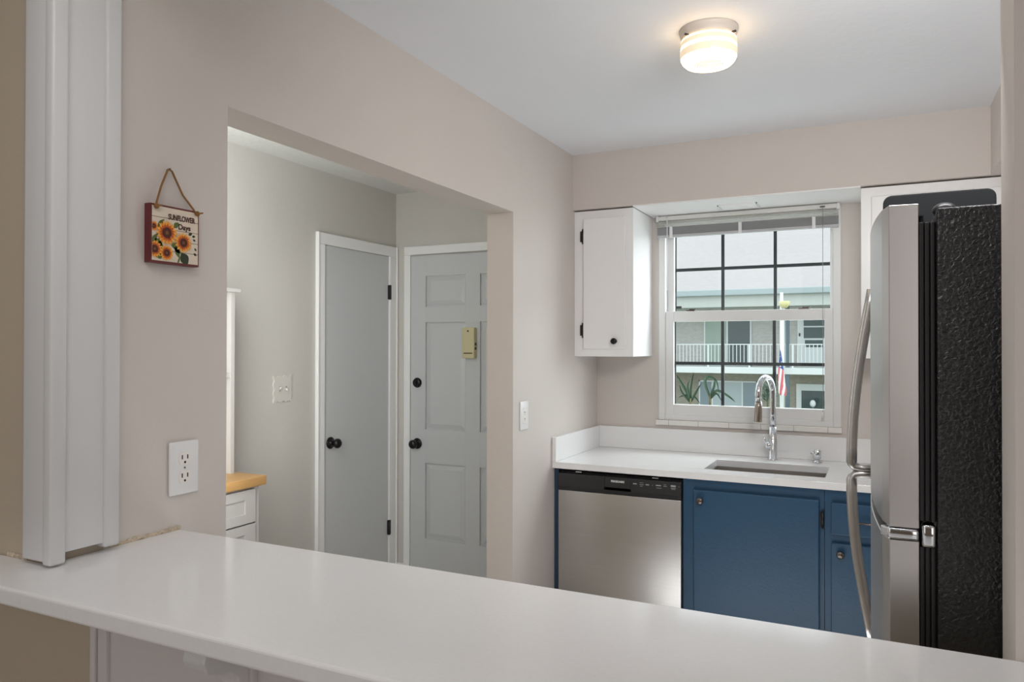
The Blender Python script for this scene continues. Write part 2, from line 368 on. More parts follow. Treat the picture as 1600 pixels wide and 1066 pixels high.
ol = thing('wall_outlet', (-1.406, 2.968, 1.096), 'narrow white socket plate on the left wall between the wide opening and the blue cabinets', 'outlet', 'white socket plates')
S().box(-1.406, -1.400, 2.926, 3.008, 1.098, 1.223, outlet_m, .003, 3).build('cover_plate', ol)
r_ = S().box(-1.401, -1.3985, 2.949, 2.985, 1.127, 1.195, outlet2_m, .001).build('receptacle', ol)
S().box(-1.3985, -1.3979, 2.961, 2.963, 1.171, 1.178, hole_m).box(-1.3985, -1.3979, 2.970, 2.972, 1.171, 1.178, hole_m).cyl((-1.3985, 2.9665, 1.165), (-1.3979, 2.9665, 1.165), .002, hole_m, seg=8)\
   .box(-1.3985, -1.3979, 2.961, 2.963, 1.142, 1.149, hole_m).box(-1.3985, -1.3979, 2.970, 2.972, 1.142, 1.149, hole_m).cyl((-1.3985, 2.9665, 1.137), (-1.3979, 2.9665, 1.137), .002, hole_m, seg=8).build('slots', r_)

sw = thing('light_switch', (-2.785, 2.95, 1.174), 'wavy edged white double toggle switch plate on the foyer wall beside the plain door', 'light switch')
ys, zs = 2.950, 1.242; pts = []
def wav(t_): return .004*math.cos(3*2*PI*t_)
N = 24
for k in range(N): pts.append((ys-.064+.128*k/N, zs-.066-wav(k/N)))
for k in range(N): pts.append((ys+.064+wav(k/N), zs-.066+.132*k/N))
for k in range(N): pts.append((ys+.064-.128*k/N, zs+.066+wav(k/N)))
for k in range(N): pts.append((ys-.064-wav(k/N), zs+.066-.132*k/N))
S().prism(pts, 0, -2.785, -2.778, switch_m, .0).build('cover_plate', sw)
for dy, up_ in ((-.023, 1), (.023, -1)):
    S().box(-2.779, -2.777, ys+dy-.006, ys+dy+.006, zs-.013, zs+.013, greyprint_m).prism([(-2.777, zs-.006*up_), (-2.764, zs+.004*up_), (-2.764, zs+.012*up_), (-2.777, zs+.008*up_)], 1, ys+dy-.004, ys+dy+.004, switch_m).build('toggle', sw)

# ------------------------------------------------------------------ foyer doors
def door_knob(root, c, axis, name='door_knob'):
    S().lathe([(.0, 0), (.033, 0), (.034, .004), (.03, .009), (.014, .012), (.012, .03), (.02, .036), (.0275, .047), (.0275, .058), (.02, .068), (.008, .072), (0, .072)], c, axis, knob_m).build(name, root)
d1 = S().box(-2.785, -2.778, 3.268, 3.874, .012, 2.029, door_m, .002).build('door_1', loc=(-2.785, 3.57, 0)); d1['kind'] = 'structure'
cs = S()
for (y0, y1, z0, z1) in ((3.203, 3.266, 0, 2.031), (3.878, 3.958, 0, 2.031), (3.203, 3.958, 2.0315, 2.095)):
    cs.box(-2.7849, -2.768, y0, y1, z0, z1, white_m, .003)
cs.box(-2.7849, -2.762, 3.202, 3.214, 0, 2.096, white_m, .003).box(-2.7849, -2.762, 3.946, 3.959, 0, 2.096, white_m, .003)
cs.build('door_casing', d1)
door_knob(d1, (-2.778, 3.322, .919), (1, 0, 0))
S().box(-2.779, -2.772, 3.263, 3.268, .87, .96, hinge_m).build('strike_plate', d1)
for z0, z1 in ((1.758, 1.85), (.28, .372)):
    S().cyl((-2.768, 3.876, z0), (-2.768, 3.876, z1), .007, hinge_m, seg=12).box(-2.779, -2.7675, 3.866, 3.892, z0+.002, z1-.002, hinge_m).build('hinge', d1)

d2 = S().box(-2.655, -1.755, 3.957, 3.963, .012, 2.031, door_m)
rows = ((1.712, 1.903), (.947, 1.614), (.266, .737)); cols = ((-2.545, -2.257), (-2.158, -1.868)); yf = 3.942
d2.box(-2.655, -2.545, yf, 3.957, .012, 2.031, door_m, .001).box(-2.257, -2.158, yf, 3.957, .012, 2.031, door_m, .001).box(-1.868, -1.755, yf, 3.957, .012, 2.031, door_m, .001)
for a, b in ((.012, .266), (.737, .947), (1.614, 1.712), (1.903, 2.031)):
    for c0, c1 in cols: d2.box(c0, c1, yf, 3.957, a, b, door_m)
d2 = d2.build('door_2', loc=(-2.2, 3.96, 0)); d2['kind'] = 'structure'
for z0, z1 in rows:
    for c0, c1 in cols:
        q = S()
        inner = [(c0+.035, z0+.035), (c1-.035, z0+.035), (c1-.035, z1-.035), (c0+.035, z1-.035)]; outer = [(c0+.01, z0+.01), (c1-.01, z0+.01), (c1-.01, z1-.01), (c0+.01, z1-.01)]
        q.poly([(x, 3.947, z) for x, z in inner], door_m)
        for k in range(4):
            a, b, c, d = outer[k], outer[(k+1) % 4], inner[(k+1) % 4], inner[k]
            q.poly([(a[0], 3.9555, a[1]), (b[0], 3.9555, b[1]), (c[0], 3.947, c[1]), (d[0], 3.947, d[1])], door_m)
        q.box(c0+.01, c1-.01, 3.9555, 3.957, z0+.01, z1-.01, door_m)
        q.build('door_panel', d2)
cs = S()
for (x0, x1, z0, z1) in ((-2.71, -2.663, 0, 2.04), (-1.747, -1.69, 0, 2.04), (-2.71, -1.69, 2.0405, 2.095)):
    cs.box(x0, x1, 3.944, 3.9635, z0, z1, white_m, .004)
cs.build('door_casing', d2)
door_knob(d2, (-2.603, yf, .855), (0, -1, 0))
S().lathe([(0, 0), (.031, 0), (.032, .005), (.028, .014), (.018, .018), (.0, .018)], (-2.603, yf, 1.236), (0, -1, 0), knob_m).box(-2.606, -2.6, yf-.03, yf-.016, 1.226, 1.246, knob_m, .001).build('deadbolt', d2)
ch = thing('door_alarm', (-2.2, 3.942, 1.396), 'small cream plastic alarm box mounted on the white panelled entry door', 'door alarm')
S().box(-2.262, -2.178, 3.905, 3.942, 1.392, 1.578, chime_m, .004, 3).build('housing', ch)
S().box(-2.25, -2.19, 3.9046, 3.9055, 1.42, 1.426, brown_m).build('print', ch)
S().ball((-2.22, 3.905, 1.556), .006, black_m, (1, .5, 1), 10).build('sensor', ch)
for z in (1.478, 1.452): S().box(-2.181, -2.175, 3.915, 3.93, z-.008, z+.008, black_m, .001).build('button', ch)

# ------------------------------------------------------------------ hutch on butcher block cabinet
hx = -2.4; hy = 2.405
hc = thing('hutch_cabinet', (-2.585, 2.1, 0), 'white hutch cabinet with a butcher block top against the foyer wall', 'cabinet')
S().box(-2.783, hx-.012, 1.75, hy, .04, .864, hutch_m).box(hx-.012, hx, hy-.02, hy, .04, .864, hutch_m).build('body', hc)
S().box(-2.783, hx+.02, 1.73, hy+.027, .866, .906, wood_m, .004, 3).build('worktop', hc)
for z0, z1 in ((.715, .855), (.56, .708), (.3, .553)):
    dw = S().box(hx-.012, hx+.001, 1.80, hy-.023, z0, z1, hutch_m, .001).build('drawer', hc)
    S().box(hx+.001, hx+.006, 1.80, 1.86, z0, z1, hutch_m).box(hx+.001, hx+.006, hy-.08, hy-.023, z0, z1, hutch_m).box(hx+.001, hx+.006, 1.86, hy-.08, z1-.04, z1, hutch_m).box(hx+.001, hx+.006, 1.86, hy-.08, z0, z0+.04, hutch_m).build('drawer_frame', dw)
hz = S().box(-2.783, -2.545, hy-.02, hy, .906, 1.70, hutch_m).build('side_panel', hc)
for z in (1.50, 1.53, 1.555, 1.59): S().cyl((-2.575, hy-.0199, z), (-2.575, hy-.0215, z), .004, hole_m, seg=8).build('peg_hole', hz)
S().box(-2.783, -2.53, 1.75, hy+.02, 1.70, 1.716, hutch_m, .002).build('top_board', hc)
S().box(-2.783, -2.55, 1.77, hy-.02, 1.325, 1.345, hutch_m).build('shelf', hc)
S().box(-2.783, -2.775, 1.77, hy-.02, .906, 1.70, hutch_m).build('back_panel', hc)
S().box(-2.783, -2.545, 1.75, 1.77, .906, 1.70, hutch_m).build('side_panel', hc)

# ------------------------------------------------------------------ upper cabinets
def pull_knob(root, c, m, r=.0155):
    S().lathe([(0, 0), (r*.75, 0), (r*.75, .003), (r*.4, .006), (r*.4, .013), (r, .019), (r*.98, .024), (r*.7, .028), (0, .029)], c, (0, -1, 0), m, 24).build('knob', root)
def hinge_part(root, x, y, z, name='hinge'):
    S().cyl((x, y-.004, z-.03), (x, y-.004, z+.03), .0055, hinge_m, seg=10).ball((x, y-.004, z+.034), .005, hinge_m, seg=8).ball((x, y-.004, z-.034), .005, hinge_m, seg=8).box(x-.014, x+.003, y-.004, y, z-.027, z+.027, hinge_m).build(name, root)
def raised_door(root, x0, x1, z0, z1, y, m, kx=None, kz=None, km=None, hx_=None, hz_=()):
    d = S().prism([(x0, z0), (x1, z0), (x1, z1), (x0, z1)], 1, y-.018, y-.0005, m, .005).build('door', root)
    if kx is not None: pull_knob(d, (kx, y-.018, kz), km)
    for z in hz_: hinge_part(d, hx_, y-.004, z)
    return d
uc = thing('wall_cabinet', (-1.25, 3.75, 1.414), 'small white wall cabinet with black hinges left of the window', 'cabinet', 'white wall cabinets')
S().box(-1.4055, -1.093, 3.575, 3.9195, 1.414, 2.154, white_m, .002).build('body', uc)
raised_door(uc, -1.352, -1.131, 1.452, 2.113, 3.575, white_m, -1.183, 1.491, knob_m, -1.357, (2.024, 1.546))
uc = thing('wall_cabinet', (.35, 3.75, 1.414), 'wide white wall cabinet behind the refrigerator right of the window', 'cabinet', 'white wall cabinets')
S().box(-.073, .779, 3.575, 3.9195, 1.414, 2.154, white_m, .002).build('body', uc)
raised_door(uc, -.033, .35, 1.452, 2.113, 3.575, white_m, .31, 1.491, knob_m)
raised_door(uc, .39, .745, 1.452, 2.113, 3.575, white_m, .43, 1.491, knob_m)
vt = thing('soffit_vent', (-.62, 3.76, 2.154), 'small square flush vent flap in the white soffit above the window', 'vent')
S().box(-.71, -.705, 3.70, 3.82, 2.146, 2.154, white_m).box(-.53, -.525, 3.70, 3.82, 2.146, 2.154, white_m).box(-.71, -.525, 3.70, 3.705, 2.146, 2.154, white_m).box(-.71, -.525, 3.815, 3.82, 2.146, 2.154, white_m).build('frame', vt)
S().box(-.705, -.53, 3.705, 3.815, 2.151, 2.154, greyprint_m).box(-.70, -.532, 3.708, 3.807, 2.1465, 2.151, white_m).build('flap', vt)

# ------------------------------------------------------------------ window
wn = S()
fy0, fy1 = 3.908, 4.03
for (a, b, c, d) in ((-1.056, -1.021, WZ0+.002, 2.15), (-.202, -.167, WZ0+.002, 2.15)): wn.box(a, b, fy0, fy1, c, d, vinyl_m, .003)
wn.box(-1.021, -.202, fy0+.004, fy1, WZ0+.002, 1.105, vinyl_m, .002).box(-1.021, -.202, fy0, fy1, 2.115, 2.15, vinyl_m, .002)
wn = wn.build('window_1', loc=(-.61, 3.95, 1.077)); wn['kind'] = 'structure'
def sash(name, x0, x1, z0, z1, gx0, gx1, gz0, gz1, y0, y1, vx, hzv):
    s = S().box(x0, gx0, y0, y1, z0, z1, vinyl_m, .003).box(gx1, x1, y0, y1, z0, z1, vinyl_m, .003).box(gx0, gx1, y0, y1, z0, gz0, vinyl_m, .003).box(gx0, gx1, y0, y1, gz1, z1, vinyl_m, .003).build(name, wn)
    ym = (y0+y1)/2+.006
    g = S().box(gx0, gx1, ym-.0015, ym+.0015, gz0, gz1, glass_m).build('pane', s)
    q = S()
    for x in vx: q.box(x-.008, x+.008, ym+.003, ym+.011, gz0, gz1, muntin_m)
    q.box(gx0, gx1, ym+.0035, ym+.0115, hzv-.008, hzv+.008, muntin_m)
    q.box(gx0, gx0+.006, ym+.004, ym+.012, gz0, gz1, muntin_m)
    q.build('muntin_grid', s); return s
s1 = sash('lower_sash', -1.021, -.202, 1.104, 1.651, -.978, -.241, 1.16, 1.596, 3.915, 3.948, (-.729, -.475), 1.377)
s2 = sash('upper_sash', -1.021, -.202, 1.612, 2.116, -.985, -.218, 1.65, 2.085, 3.956, 3.988, (-.735, -.475), 1.874)
for x in (-.89, -.335): S().box(x-.024, x+.024, 3.918, 3.948, 1.651, 1.657, pewter_m, .002).box(x-.006, x+.03, 3.916, 3.93, 1.657, 1.662, pewter_m, .001).build('sash_lock', s1)
S().box(-.978, -.945, 3.9555, 3.962, 1.665, 1.68, muntin_m, .003).build('tilt_latch', s2)
t = S().box(-1.07, -.163, 3.897, 3.92, 1.05, 1.0765, tile_m, .003)
x = -1.0
while x < -.2: t.box(x-.0012, x+.0012, 3.8965, 3.91, 1.05, 1.0768, grout_m); x += .155
struct(t, 'trim_5')

bl = thing('window_blind', (-.61, 3.885, 2.03), 'white mini blind pulled up to the top of the kitchen window', 'blind')
bx0, bx1 = -1.058, -.172
S().box(bx0, bx1, 3.872, 3.899, 2.128, 2.150, slat_m, .002).box(bx0-.002, bx0+.012, 3.868, 3.9, 2.122, 2.152, clear_m, .002).box(bx1-.012, bx1+.002, 3.868, 3.9, 2.122, 2.152, clear_m, .002).build('headrail', bl)
for k, z in enumerate((2.121, 2.108, 2.097)):
    S().prism([(3.874, z-.004), (3.885, z+.0009), (3.896, z+.004), (3.896, z+.0034), (3.885, z), (3.874, z-.0046)], 0, bx0+.004, bx1-.004, slat_m).build('slat', bl)
st = S()
for k in range(12):
    z = 2.092-k*.0034; st.box(bx0+.004, bx1-.004, 3.872, 3.898, z-.001, z+.0005, slatd_m)
st.build('slat_stack', bl)['kind'] = 'stuff'
S().box(bx0+.004, bx1-.004, 3.871, 3.899, 2.038, 2.0515, slatd_m, .002).build('bottom_rail', bl)
for x in (-.98, -.63, -.285):
    S().box(x-.008, x+.008, 3.868, 3.872, 2.035, 2.092, clear_m, .001).cyl((x, 3.868, 2.036), (x, 3.868, 2.125), .001, clear_m, seg=6).build('ladder_clip', bl)
S().cyl((-1.0, 3.866, 2.145), (-.998, 3.866, 1.76), .0028, clear_m, seg=8).build('tilt_wand', bl)
S().cyl((-.245, 3.868, 2.14), (-.245, 3.87, 1.15), .0014, greyprint_m, seg=6).cyl((-.245, 3.87, 1.15), (-.245, 3.87, 1.115), .006, clear_m, .004, seg=10).box(-.257, -.235, 3.866, 3.872, 2.135, 2.14, hinge_m).build('pull_cord', bl)

# ------------------------------------------------------------------ worktop, sink, tap
FY = 3.285; SX0, SX1, SY0, SY1 = -.712, -.207, 3.405, 3.705
ct = thing('kitchen_countertop', (-.6, 3.6, .884), 'white quartz worktop with upstands below the window', 'countertop')
t = S().box(-1.405, .778, FY, SY0, .884, .914, quartz_m, .002).box(-1.405, .778, SY1, 3.919, .884, .914, quartz_m).box(-1.405, SX0, SY0, SY1, .884, .914, quartz_m).box(SX1, .778, SY0, SY1, .884, .914, quartz_m)
t.build('slab', ct)
S().box(-1.405, -1.385, FY, 3.919, .9145, 1.03, quartz_m, .0015).build('side_upstand', ct)
S().box(-1.3845, .778, 3.899, 3.919, .9145, 1.03, quartz_m, .0015).build('rear_upstand', ct)
sk = thing('kitchen_sink', ((SX0+SX1)/2, 3.555, .69), 'stainless undermount sink set into the white worktop', 'sink')
a0, a1, b0, b1 = SX0-.006, SX1+.006, SY0-.006, SY1+.006
S().box(a0-.004, a0, b0, b1, .69, .8835, sink_m).box(a1, a1+.004, b0, b1, .69, .8835, sink_m).box(a0, a1, b0-.004, b0, .69, .8835, sink_m).box(a0, a1, b1, b1+.004, .69, .8835, sink_m).box(a0, a1, b0, b1, .686, .69, sink_m).build('basin', sk)
S().lathe([(0, 0), (.02, 0), (.045, .003), (.045, .0), (.0, 0)], (-.46, 3.6, .6902), (0, 0, 1), chrome_m).build('drain', sk)
fc = thing('faucet', (-.469, 3.83, .914), 'tall chrome gooseneck faucet behind the sink', 'faucet')
bx, by = -.469, 3.83
S().lathe([(0, 0), (.027, 0), (.027, .006), (.02, .008), (.02, .10), (.0175, .105), (.0175, .16), (.0, .16)], (bx, by, .914), (0, 0, 1), chrome_m).build('base', fc)
d_ = Vector((-.30, -.95, 0)).normalized(); rc_ = .078; pts = [(bx, by, 1.07), (bx, by, 1.15), (bx, by, 1.235)]
for k in range(1, 17):
    a = PI*k/16; pts.append((bx+d_.x*rc_*(1-math.cos(a)), by+d_.y*rc_*(1-math.cos(a)), 1.235+rc_*1.05*math.sin(a)))
e = Vector(pts[-1]); pts.append((e.x+d_.x*.003, e.y+d_.y*.003, e.z-.03))
S().tube(pts, .0145, chrome_m, 16).build('spout', fc)
S().lathe([(0, 0), (.0175, 0), (.0185, .004), (.0172, .075), (.0148, .10), (0, .10)], (e.x+d_.x*.004, e.y+d_.y*.004, 1.108), (-d_.x*.06, -d_.y*.06, 1), nickel_m).build('spray_head', fc)
S().cyl((bx, by, .985), (bx-.034, by-.012, .985), .0155, chrome_m, seg=18).cyl((bx-.03, by-.011, .988), (bx-.04, by-.02, 1.03), .0045, chrome_m, seg=12).build('handle', fc)
sd = thing('soap_dispenser', (-.268, 3.84, .914), 'short chrome soap dispenser right of the faucet', 'soap dispenser')
S().lathe([(0, 0), (.0215, 0), (.0215, .004), (.012, .007), (.010, .012), (.0165, .016), (.0175, .055), (.013, .06), (0, .06)], (-.268, 3.84, .914), (0, 0, 1), chrome_m).build('body', sd)
S().tube([(-.268, 3.84, .957), (-.284, 3.835, .958), (-.30, 3.83, .956)], .0042, chrome_m, 10).build('nozzle', sd)

# ------------------------------------------------------------------ dishwasher and base cabinets
CF = 3.315
ep = S().box(-1.4045, -1.3835, CF, 3.9, 0, .8835, blued_m).build('end_panel', loc=(-1.394, 3.6, 0)); tag(ep, 'narrow dark blue filler strip between the left wall and the dishwasher', 'filler panel')
dwm = thing('dishwasher', (-1.085, 3.6, 0), 'stainless dishwasher with a black control strip under the worktop', 'dishwasher')
S().box(-1.381, -.787, CF+.02, 3.89, .02, .868, black_m).build('body', dwm)
S().box(-1.378, -.79, CF-.018, CF+.0195, .115, .783, steel_m, .004, 3).build('door_panel', dwm)
cp = S().box(-1.378, -1.148, CF-.02, CF+.0195, .785, .862, panelblk_m, .003).box(-1.148, -1.02, CF-.02, CF+.0195, .813, .862, panelblk_m, .003).box(-1.02, -.79, CF-.02, CF+.0195, .785, .862, panelblk_m, .003)
cp.box(-1.149, -1.019, CF+.012, CF+.0195, .785, .815, slot_m).box(-1.148, -1.02, CF-.018, CF+.0, .785, .788, panelblk_m).box(-1.378, -.79, CF-.0206, CF-.019, .785, .8015, black_m)
cp = cp.build('control_panel', dwm)
R_front = Matrix(((1, 0, 0, 0), (0, 0, -1, 0), (0, 1, 0, 0), (0, 0, 0, 1)))
S().text('FRIGIDAIRE', .0125, text_m, at(R_front, (-1.082, CF-.0203, .843)), bold=.0004).build('lettering', cp)
yk = CF-.0204
for (x0, x1, z0, z1) in ((-1.045, -1.025, .838, .843), (-1.01, -.99, .846, .8475), (-1.01, -.988, .838, .840), (-1.007, -.994, .831, .833), (-.978, -.96, .838, .843), (-.944, -.941, .839, .842), (-.925, -.898, .839, .844), (-.922, -.896, .829, .831), (-.885, -.87, .846, .8475), (-.885, -.868, .839, .841), (-.848, -.823, .840, .848), (-.848, -.822, .833, .835), (-.845, -.826, .829, .8305), (-.808, -.804, .842, .844)):
    x0, x1 = -1.009+(x0+1.045)*.88, -1.009+(x1+1.045)*.88
    S().box(x0, x1, yk, CF-.0195, z0, z1, greyprint_m).build('control_mark', cp)
for x in (-1.28, -.91): S().box(x-.015, x+.015, CF-.004, CF+.03, .8685, .8725, chrome_m).build('mounting_tab', dwm)

sc_ = thing('sink_cabinet', (-.5, 3.6, 0), 'blue base cabinet with one wide door under the sink', 'cabinet', 'blue base cabinets')
def carcass(x0, x1, opens, root):
    s = S().box(x0, x1, CF+.02, CF+.022, .09, .8835, blue_m).box(x0, x0+.016, CF+.022, 3.89, .09, .8835, blue_m).box(x1-.016, x1, CF+.022, 3.89, .09, .8835, blue_m).box(x0, x1, CF+.02, 3.89, .09, .106, blue_m).box(x0, x1, CF+.07, CF+.086, 0, .09, blued_m)
    s.box(x0, x1, CF, CF+.02, .09, .8835, blue_m, .001)
    return s.build('body', root)
carcass(-.785, -.2055, None, sc_)
raised_door(sc_, -.737, -.224, .13, .837, CF, blue_m, -.705, .792, pewter_m, -.212, (.757, .25))
dc = thing('drawer_cabinet', (.1, 3.6, 0), 'blue base cabinet with a drawer over a door, half behind the refrigerator', 'cabinet', 'blue base cabinets')
carcass(-.2045, .40, None, dc)
dr = S().prism([(-.18, .701), (.12, .701), (.12, .832), (-.18, .832)], 1, CF-.018, CF-.0005, blue_m, .005).build('drawer', dc)
S().tube([(-.085, CF-.018, .762), (-.085, CF-.042, .762), (.025, CF-.042, .762), (.025, CF-.018, .762)], .005, pewter_m, 10).build('pull', dr)
raised_door(dc, -.18, .12, .13, .668, CF, blue_m, -.144, .627, pewter_m)
raised_door(dc, .14, .385, .13, .837, CF, blue_m)

# ------------------------------------------------------------------ refrigerator
fr = thing('refrigerator', (.42, 1.7, 0), 'tall refrigerator with stainless doors and a pebbled black side', 'refrigerator')
FY0, FY1 = 1.33, 2.08
S().box(.079, .765, FY0, FY1, .03, 1.680, pebble_m, .004, 3).build('case', fr)
def fdoor(name, z0, z1):
    pts = [(.055, FY0+.004)]; m = 18
    for k in range(m+1):
        t_ = k/m; y = FY0+(FY1-FY0)*t_
        x = .0105-.028*(math.sin(PI*t_)**.75)
        pts.append((x, y))
    pts[1] = (.013, FY0); pts.append((.055, FY1-.004))
    d = S().prism(pts, 2, z0, z1, steelv_m, .0015)
    return d.build(name, fr)
up_d = fdoor('freezer_door', 1.178, 1.689); lo_d = fdoor('fridge_door', .06, 1.158)
for (z0, z1, d) in ((1.19, 1.66, up_d), (.07, 1.15, lo_d)):
    g = S()
    for k, x in enumerate((.0555, .0633, .0711)): g.box(x, x+.0065, FY0+.006+.002*(k == 1), FY1-.006, z0, z1, black_m, .002)
    g.box(.055, .079, FY0+.014, FY1-.014, z0, z1, black_m); g.build('gasket', d)
def handle(z_far, z_near, name, d):
    y = 1.98; pts = []
    for k in range(13):
        t_ = k/12; z = z_far+(z_near-z_far)*t_; x = -.016-.046*math.sin(t_*PI/2)
        pts.append((x, y, z))
    s = 1 if z_near > z_far else -1
    pts += [(-.061, y, z_near+s*.004), (-.054, y, z_near+s*.012), (-.04, y, z_near+s*.014), (-.012, y, z_near+s*.014)]
    S().tube(pts, [(.0122, .015)]*13+[(.011, .014), (.010, .013), (.0095, .012), (.0095, .012)], steelv_m, 14, flat=(1, 0, 0)).build(name, d)
handle(1.60, 1.187, 'handle', up_d); handle(.765, 1.145, 'handle', lo_d)
S().box(.010, .054, FY0-.002, FY0+.05, 1.159, 1.177, chrome_m, .004, 3).prism([(.0, FY0+.02), (.014, FY0-.001), (.03, FY0-.002), (.03, FY0+.05)], 2, 1.160, 1.176, chrome_m, .002)\
                    .box(.058, .078, FY0-.001, FY0+.03, 1.15, 1.186, chrome_m, .005, 3).build('hinge_trim', fr)
S().ball((.092, FY0+.03, 1.680), .016, black_m, (1.1, 1, .75)).build('top_hinge', fr)
t = S(); pts = []
x0, x1, z0, z1, r = .006, .20, 1.681, 1.768, .016
for (cx, cz, a0_) in ((x1-r, z1-r, 0), (x0+r, z1-r, PI/2)):
    for k in range(7):
        a = a0_+k/6*PI/2; pts.append((cx+r*math.cos(a), cz+r*math.sin(a)))
pts = [(x1, z0)]+pts+[(x0+.0, z0+.05), (x0+.02, z0+.042), (.076, z0+.04), (.079, z0)]
t.prism(pts, 1, 1.68, 1.95, case_m, .003)
tag(t.build('storage_case', loc=(.1, 1.8, 1.681)), 'low black rounded case lying on top of the refrigerator', 'case')

# ------------------------------------------------------------------ ceiling lamp
lp = thing('ceiling_lamp', (-.472, 2.325, 2.33), 'round flush ceiling lamp with a lit ribbed glass shade', 'ceiling lamp')
c = (-.472, 2.325, H)
S().lathe([(0, 0), (.089, 0), (.0885, .006), (.085, .012), (.086, .014), (.083, .024), (.0815, .032), (0, .032)], c, (0, 0, -1), pan_m, 40).build('base_pan', lp)
g = S()
prof = [(.078, .030, 1), (.0825, .034, 1), (.0845, .039, 0), (.085, .049, 0), (.0835, .053, 1), (.0845, .060, 1), (.086, .066, 0), (.0857, .078, 0), (.084, .088, 1), (.079, .098, 1), (.071, .106, 1), (.058, .110, 1)]
for k in range(5):
    r = .044-.008*k; prof += [(r, .1095+.001*k, 0), (r-.0034, .1116+.0009*k, 1)]
prof.append((0, .117, 1))
for p0, p1 in zip(prof, prof[1:]): g.lathe([p0[:2], p1[:2]], c, (0, 0, -1), litw_m if p0[2] else litc_m, 48)
bmesh.ops.remove_doubles(g.bm, verts=g.bm.verts, dist=1e-5)
g.build('glass_shade', lp)
for a in (-2.2, -.35, 1.9):
    S().cyl((c[0]+.079*math.cos(a), c[1]+.079*math.sin(a), H-.03), (c[0]+.093*math.cos(a), c[1]+.093*math.sin(a), H-.03), .0035, hinge_m, seg=8).build('thumb_screw', lp)

# ------------------------------------------------------------------ outside
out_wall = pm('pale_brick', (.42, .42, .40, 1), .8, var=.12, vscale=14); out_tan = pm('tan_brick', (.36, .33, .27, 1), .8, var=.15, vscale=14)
def brick(m, a, b, mo):
    n = m.node_tree; bs = n.nodes['Principled BSDF']; t = n.nodes.new('ShaderNodeTexCoord'); mp = n.nodes.new('ShaderNodeMapping'); mp.inputs['Rotation'].default_value = (PI/2, 0, 0)
    br_ = n.nodes.new('ShaderNodeTexBrick'); br_.inputs['Color1'].default_value = a; br_.inputs['Color2'].default_value = b; br_.inputs['Mortar'].default_value = mo
    br_.inputs['Scale'].default_value = 4; br_.inputs['Mortar Size'].default_value = .015
    n.links.new(t.outputs['Object'], mp.inputs[0]); n.links.new(mp.outputs[0], br_.inputs[0]); n.links.new(br_.outputs[0], bs.inputs['Base Color'])
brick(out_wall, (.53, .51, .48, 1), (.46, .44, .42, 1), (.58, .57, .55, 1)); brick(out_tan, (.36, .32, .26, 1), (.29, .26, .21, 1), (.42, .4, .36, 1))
roof_m = pm('pale_shingle', (.44, .40, .39, 1), .85, bump=.4, bscale=5, var=.16, vscale=5, stretch=(1, 4, 4), detail=6)
gut_m = pm('gutter_paint', (.37, .42, .43, 1), .5); frieze_m = pm('frieze_siding', (.52, .53, .50, 1), .6, var=.1, vscale=12, stretch=(8, 1, .1))
owhite_m = pm('exterior_white', (.72, .74, .74, 1), .5); slab_m = pm('slab_edge', (.70, .72, .71, 1), .6)
dglass = pm('dark_pane', (.05, .075, .075, 1), .1); curt_m = pm('curtain_pane', (.34, .42, .36, 1), .4); blindp_m = pm('blind_pane', (.46, .51, .54, 1), .4); blindg_m = pm('grey_pane', (.24, .29, .33, 1), .3)
post_m = pm('teal_post', (.10, .15, .18, 1), .5); ground_m = pm('court_ground', (.3, .33, .26, 1), .9, var=.2, vscale=1)
struct(S().box(-40, 30, 4.3, 60, -2.15, -2.0, ground_m), 'ground')
ab = thing('apartment_building', (-4, 29.5, -2), 'two storey pale brick apartment block across the court seen through the window', 'building')
WYb = 29.5
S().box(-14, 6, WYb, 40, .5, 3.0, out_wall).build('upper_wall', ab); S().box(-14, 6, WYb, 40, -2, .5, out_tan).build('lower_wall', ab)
S().poly([(-14.5, 27.4, 3.5), (6.5, 27.4, 3.5), (6.5, 36, 8.2), (-14.5, 36, 8.2)], roof_m).poly([(-14.5, 27.4, 3.42), (6.5, 27.4, 3.42), (6.5, 36, 8.1), (-14.5, 36, 8.1)], roof_m).poly([(-14.5, 36, 8.2), (6.5, 36, 8.2), (6.5, 44, 3.8), (-14.5, 44, 3.8)], roof_m).build('roof', ab)
S().box(-14.5, 6.5, 27.25, 27.45, 3.30, 3.52, gut_m, .03).build('gutter', ab)
S().box(-14.5, 6.5, 27.45, 27.55, 2.9, 3.32, frieze_m).box(-14.5, 6.5, 27.55, WYb, 2.95, 3.0, frieze_m).build('frieze', ab)
S().box(-14, 6, 27.9, WYb, .50, .735, slab_m, .01).build('balcony_slab', ab)
S().cyl((-3.04, 27.6, -2), (-3.04, 27.6, 3.3), .055, owhite_m, seg=12).build('downspout', ab)
S().box(-2.98, -2.87, 27.95, 28.06, -2, 2.95, post_m).build('column', ab)
rl = S().box(-8.5, .2, 27.98, 28.02, 1.54, 1.575, owhite_m).box(-8.5, .2, 27.985, 28.015, .80, .825, owhite_m)
for k in range(7): rl.box(-8.67+1.47*k, -8.61+1.47*k, 27.97, 28.03, .735, 1.575, owhite_m)
rl = rl.build('railing', ab)
b0 = None
for k in range(66):
    x = -8.45+k*.13
    if b0 is None:
        b0 = S().box(x-.011, x+.011, 27.99, 28.01, .82, 1.545, owhite_m).build('baluster', rl); bm0 = b0.data
    else:
        b = b0.copy(); C.objects.link(b); b.parent = rl; b.location = b0.location+Vector((k*.13, 0, 0))
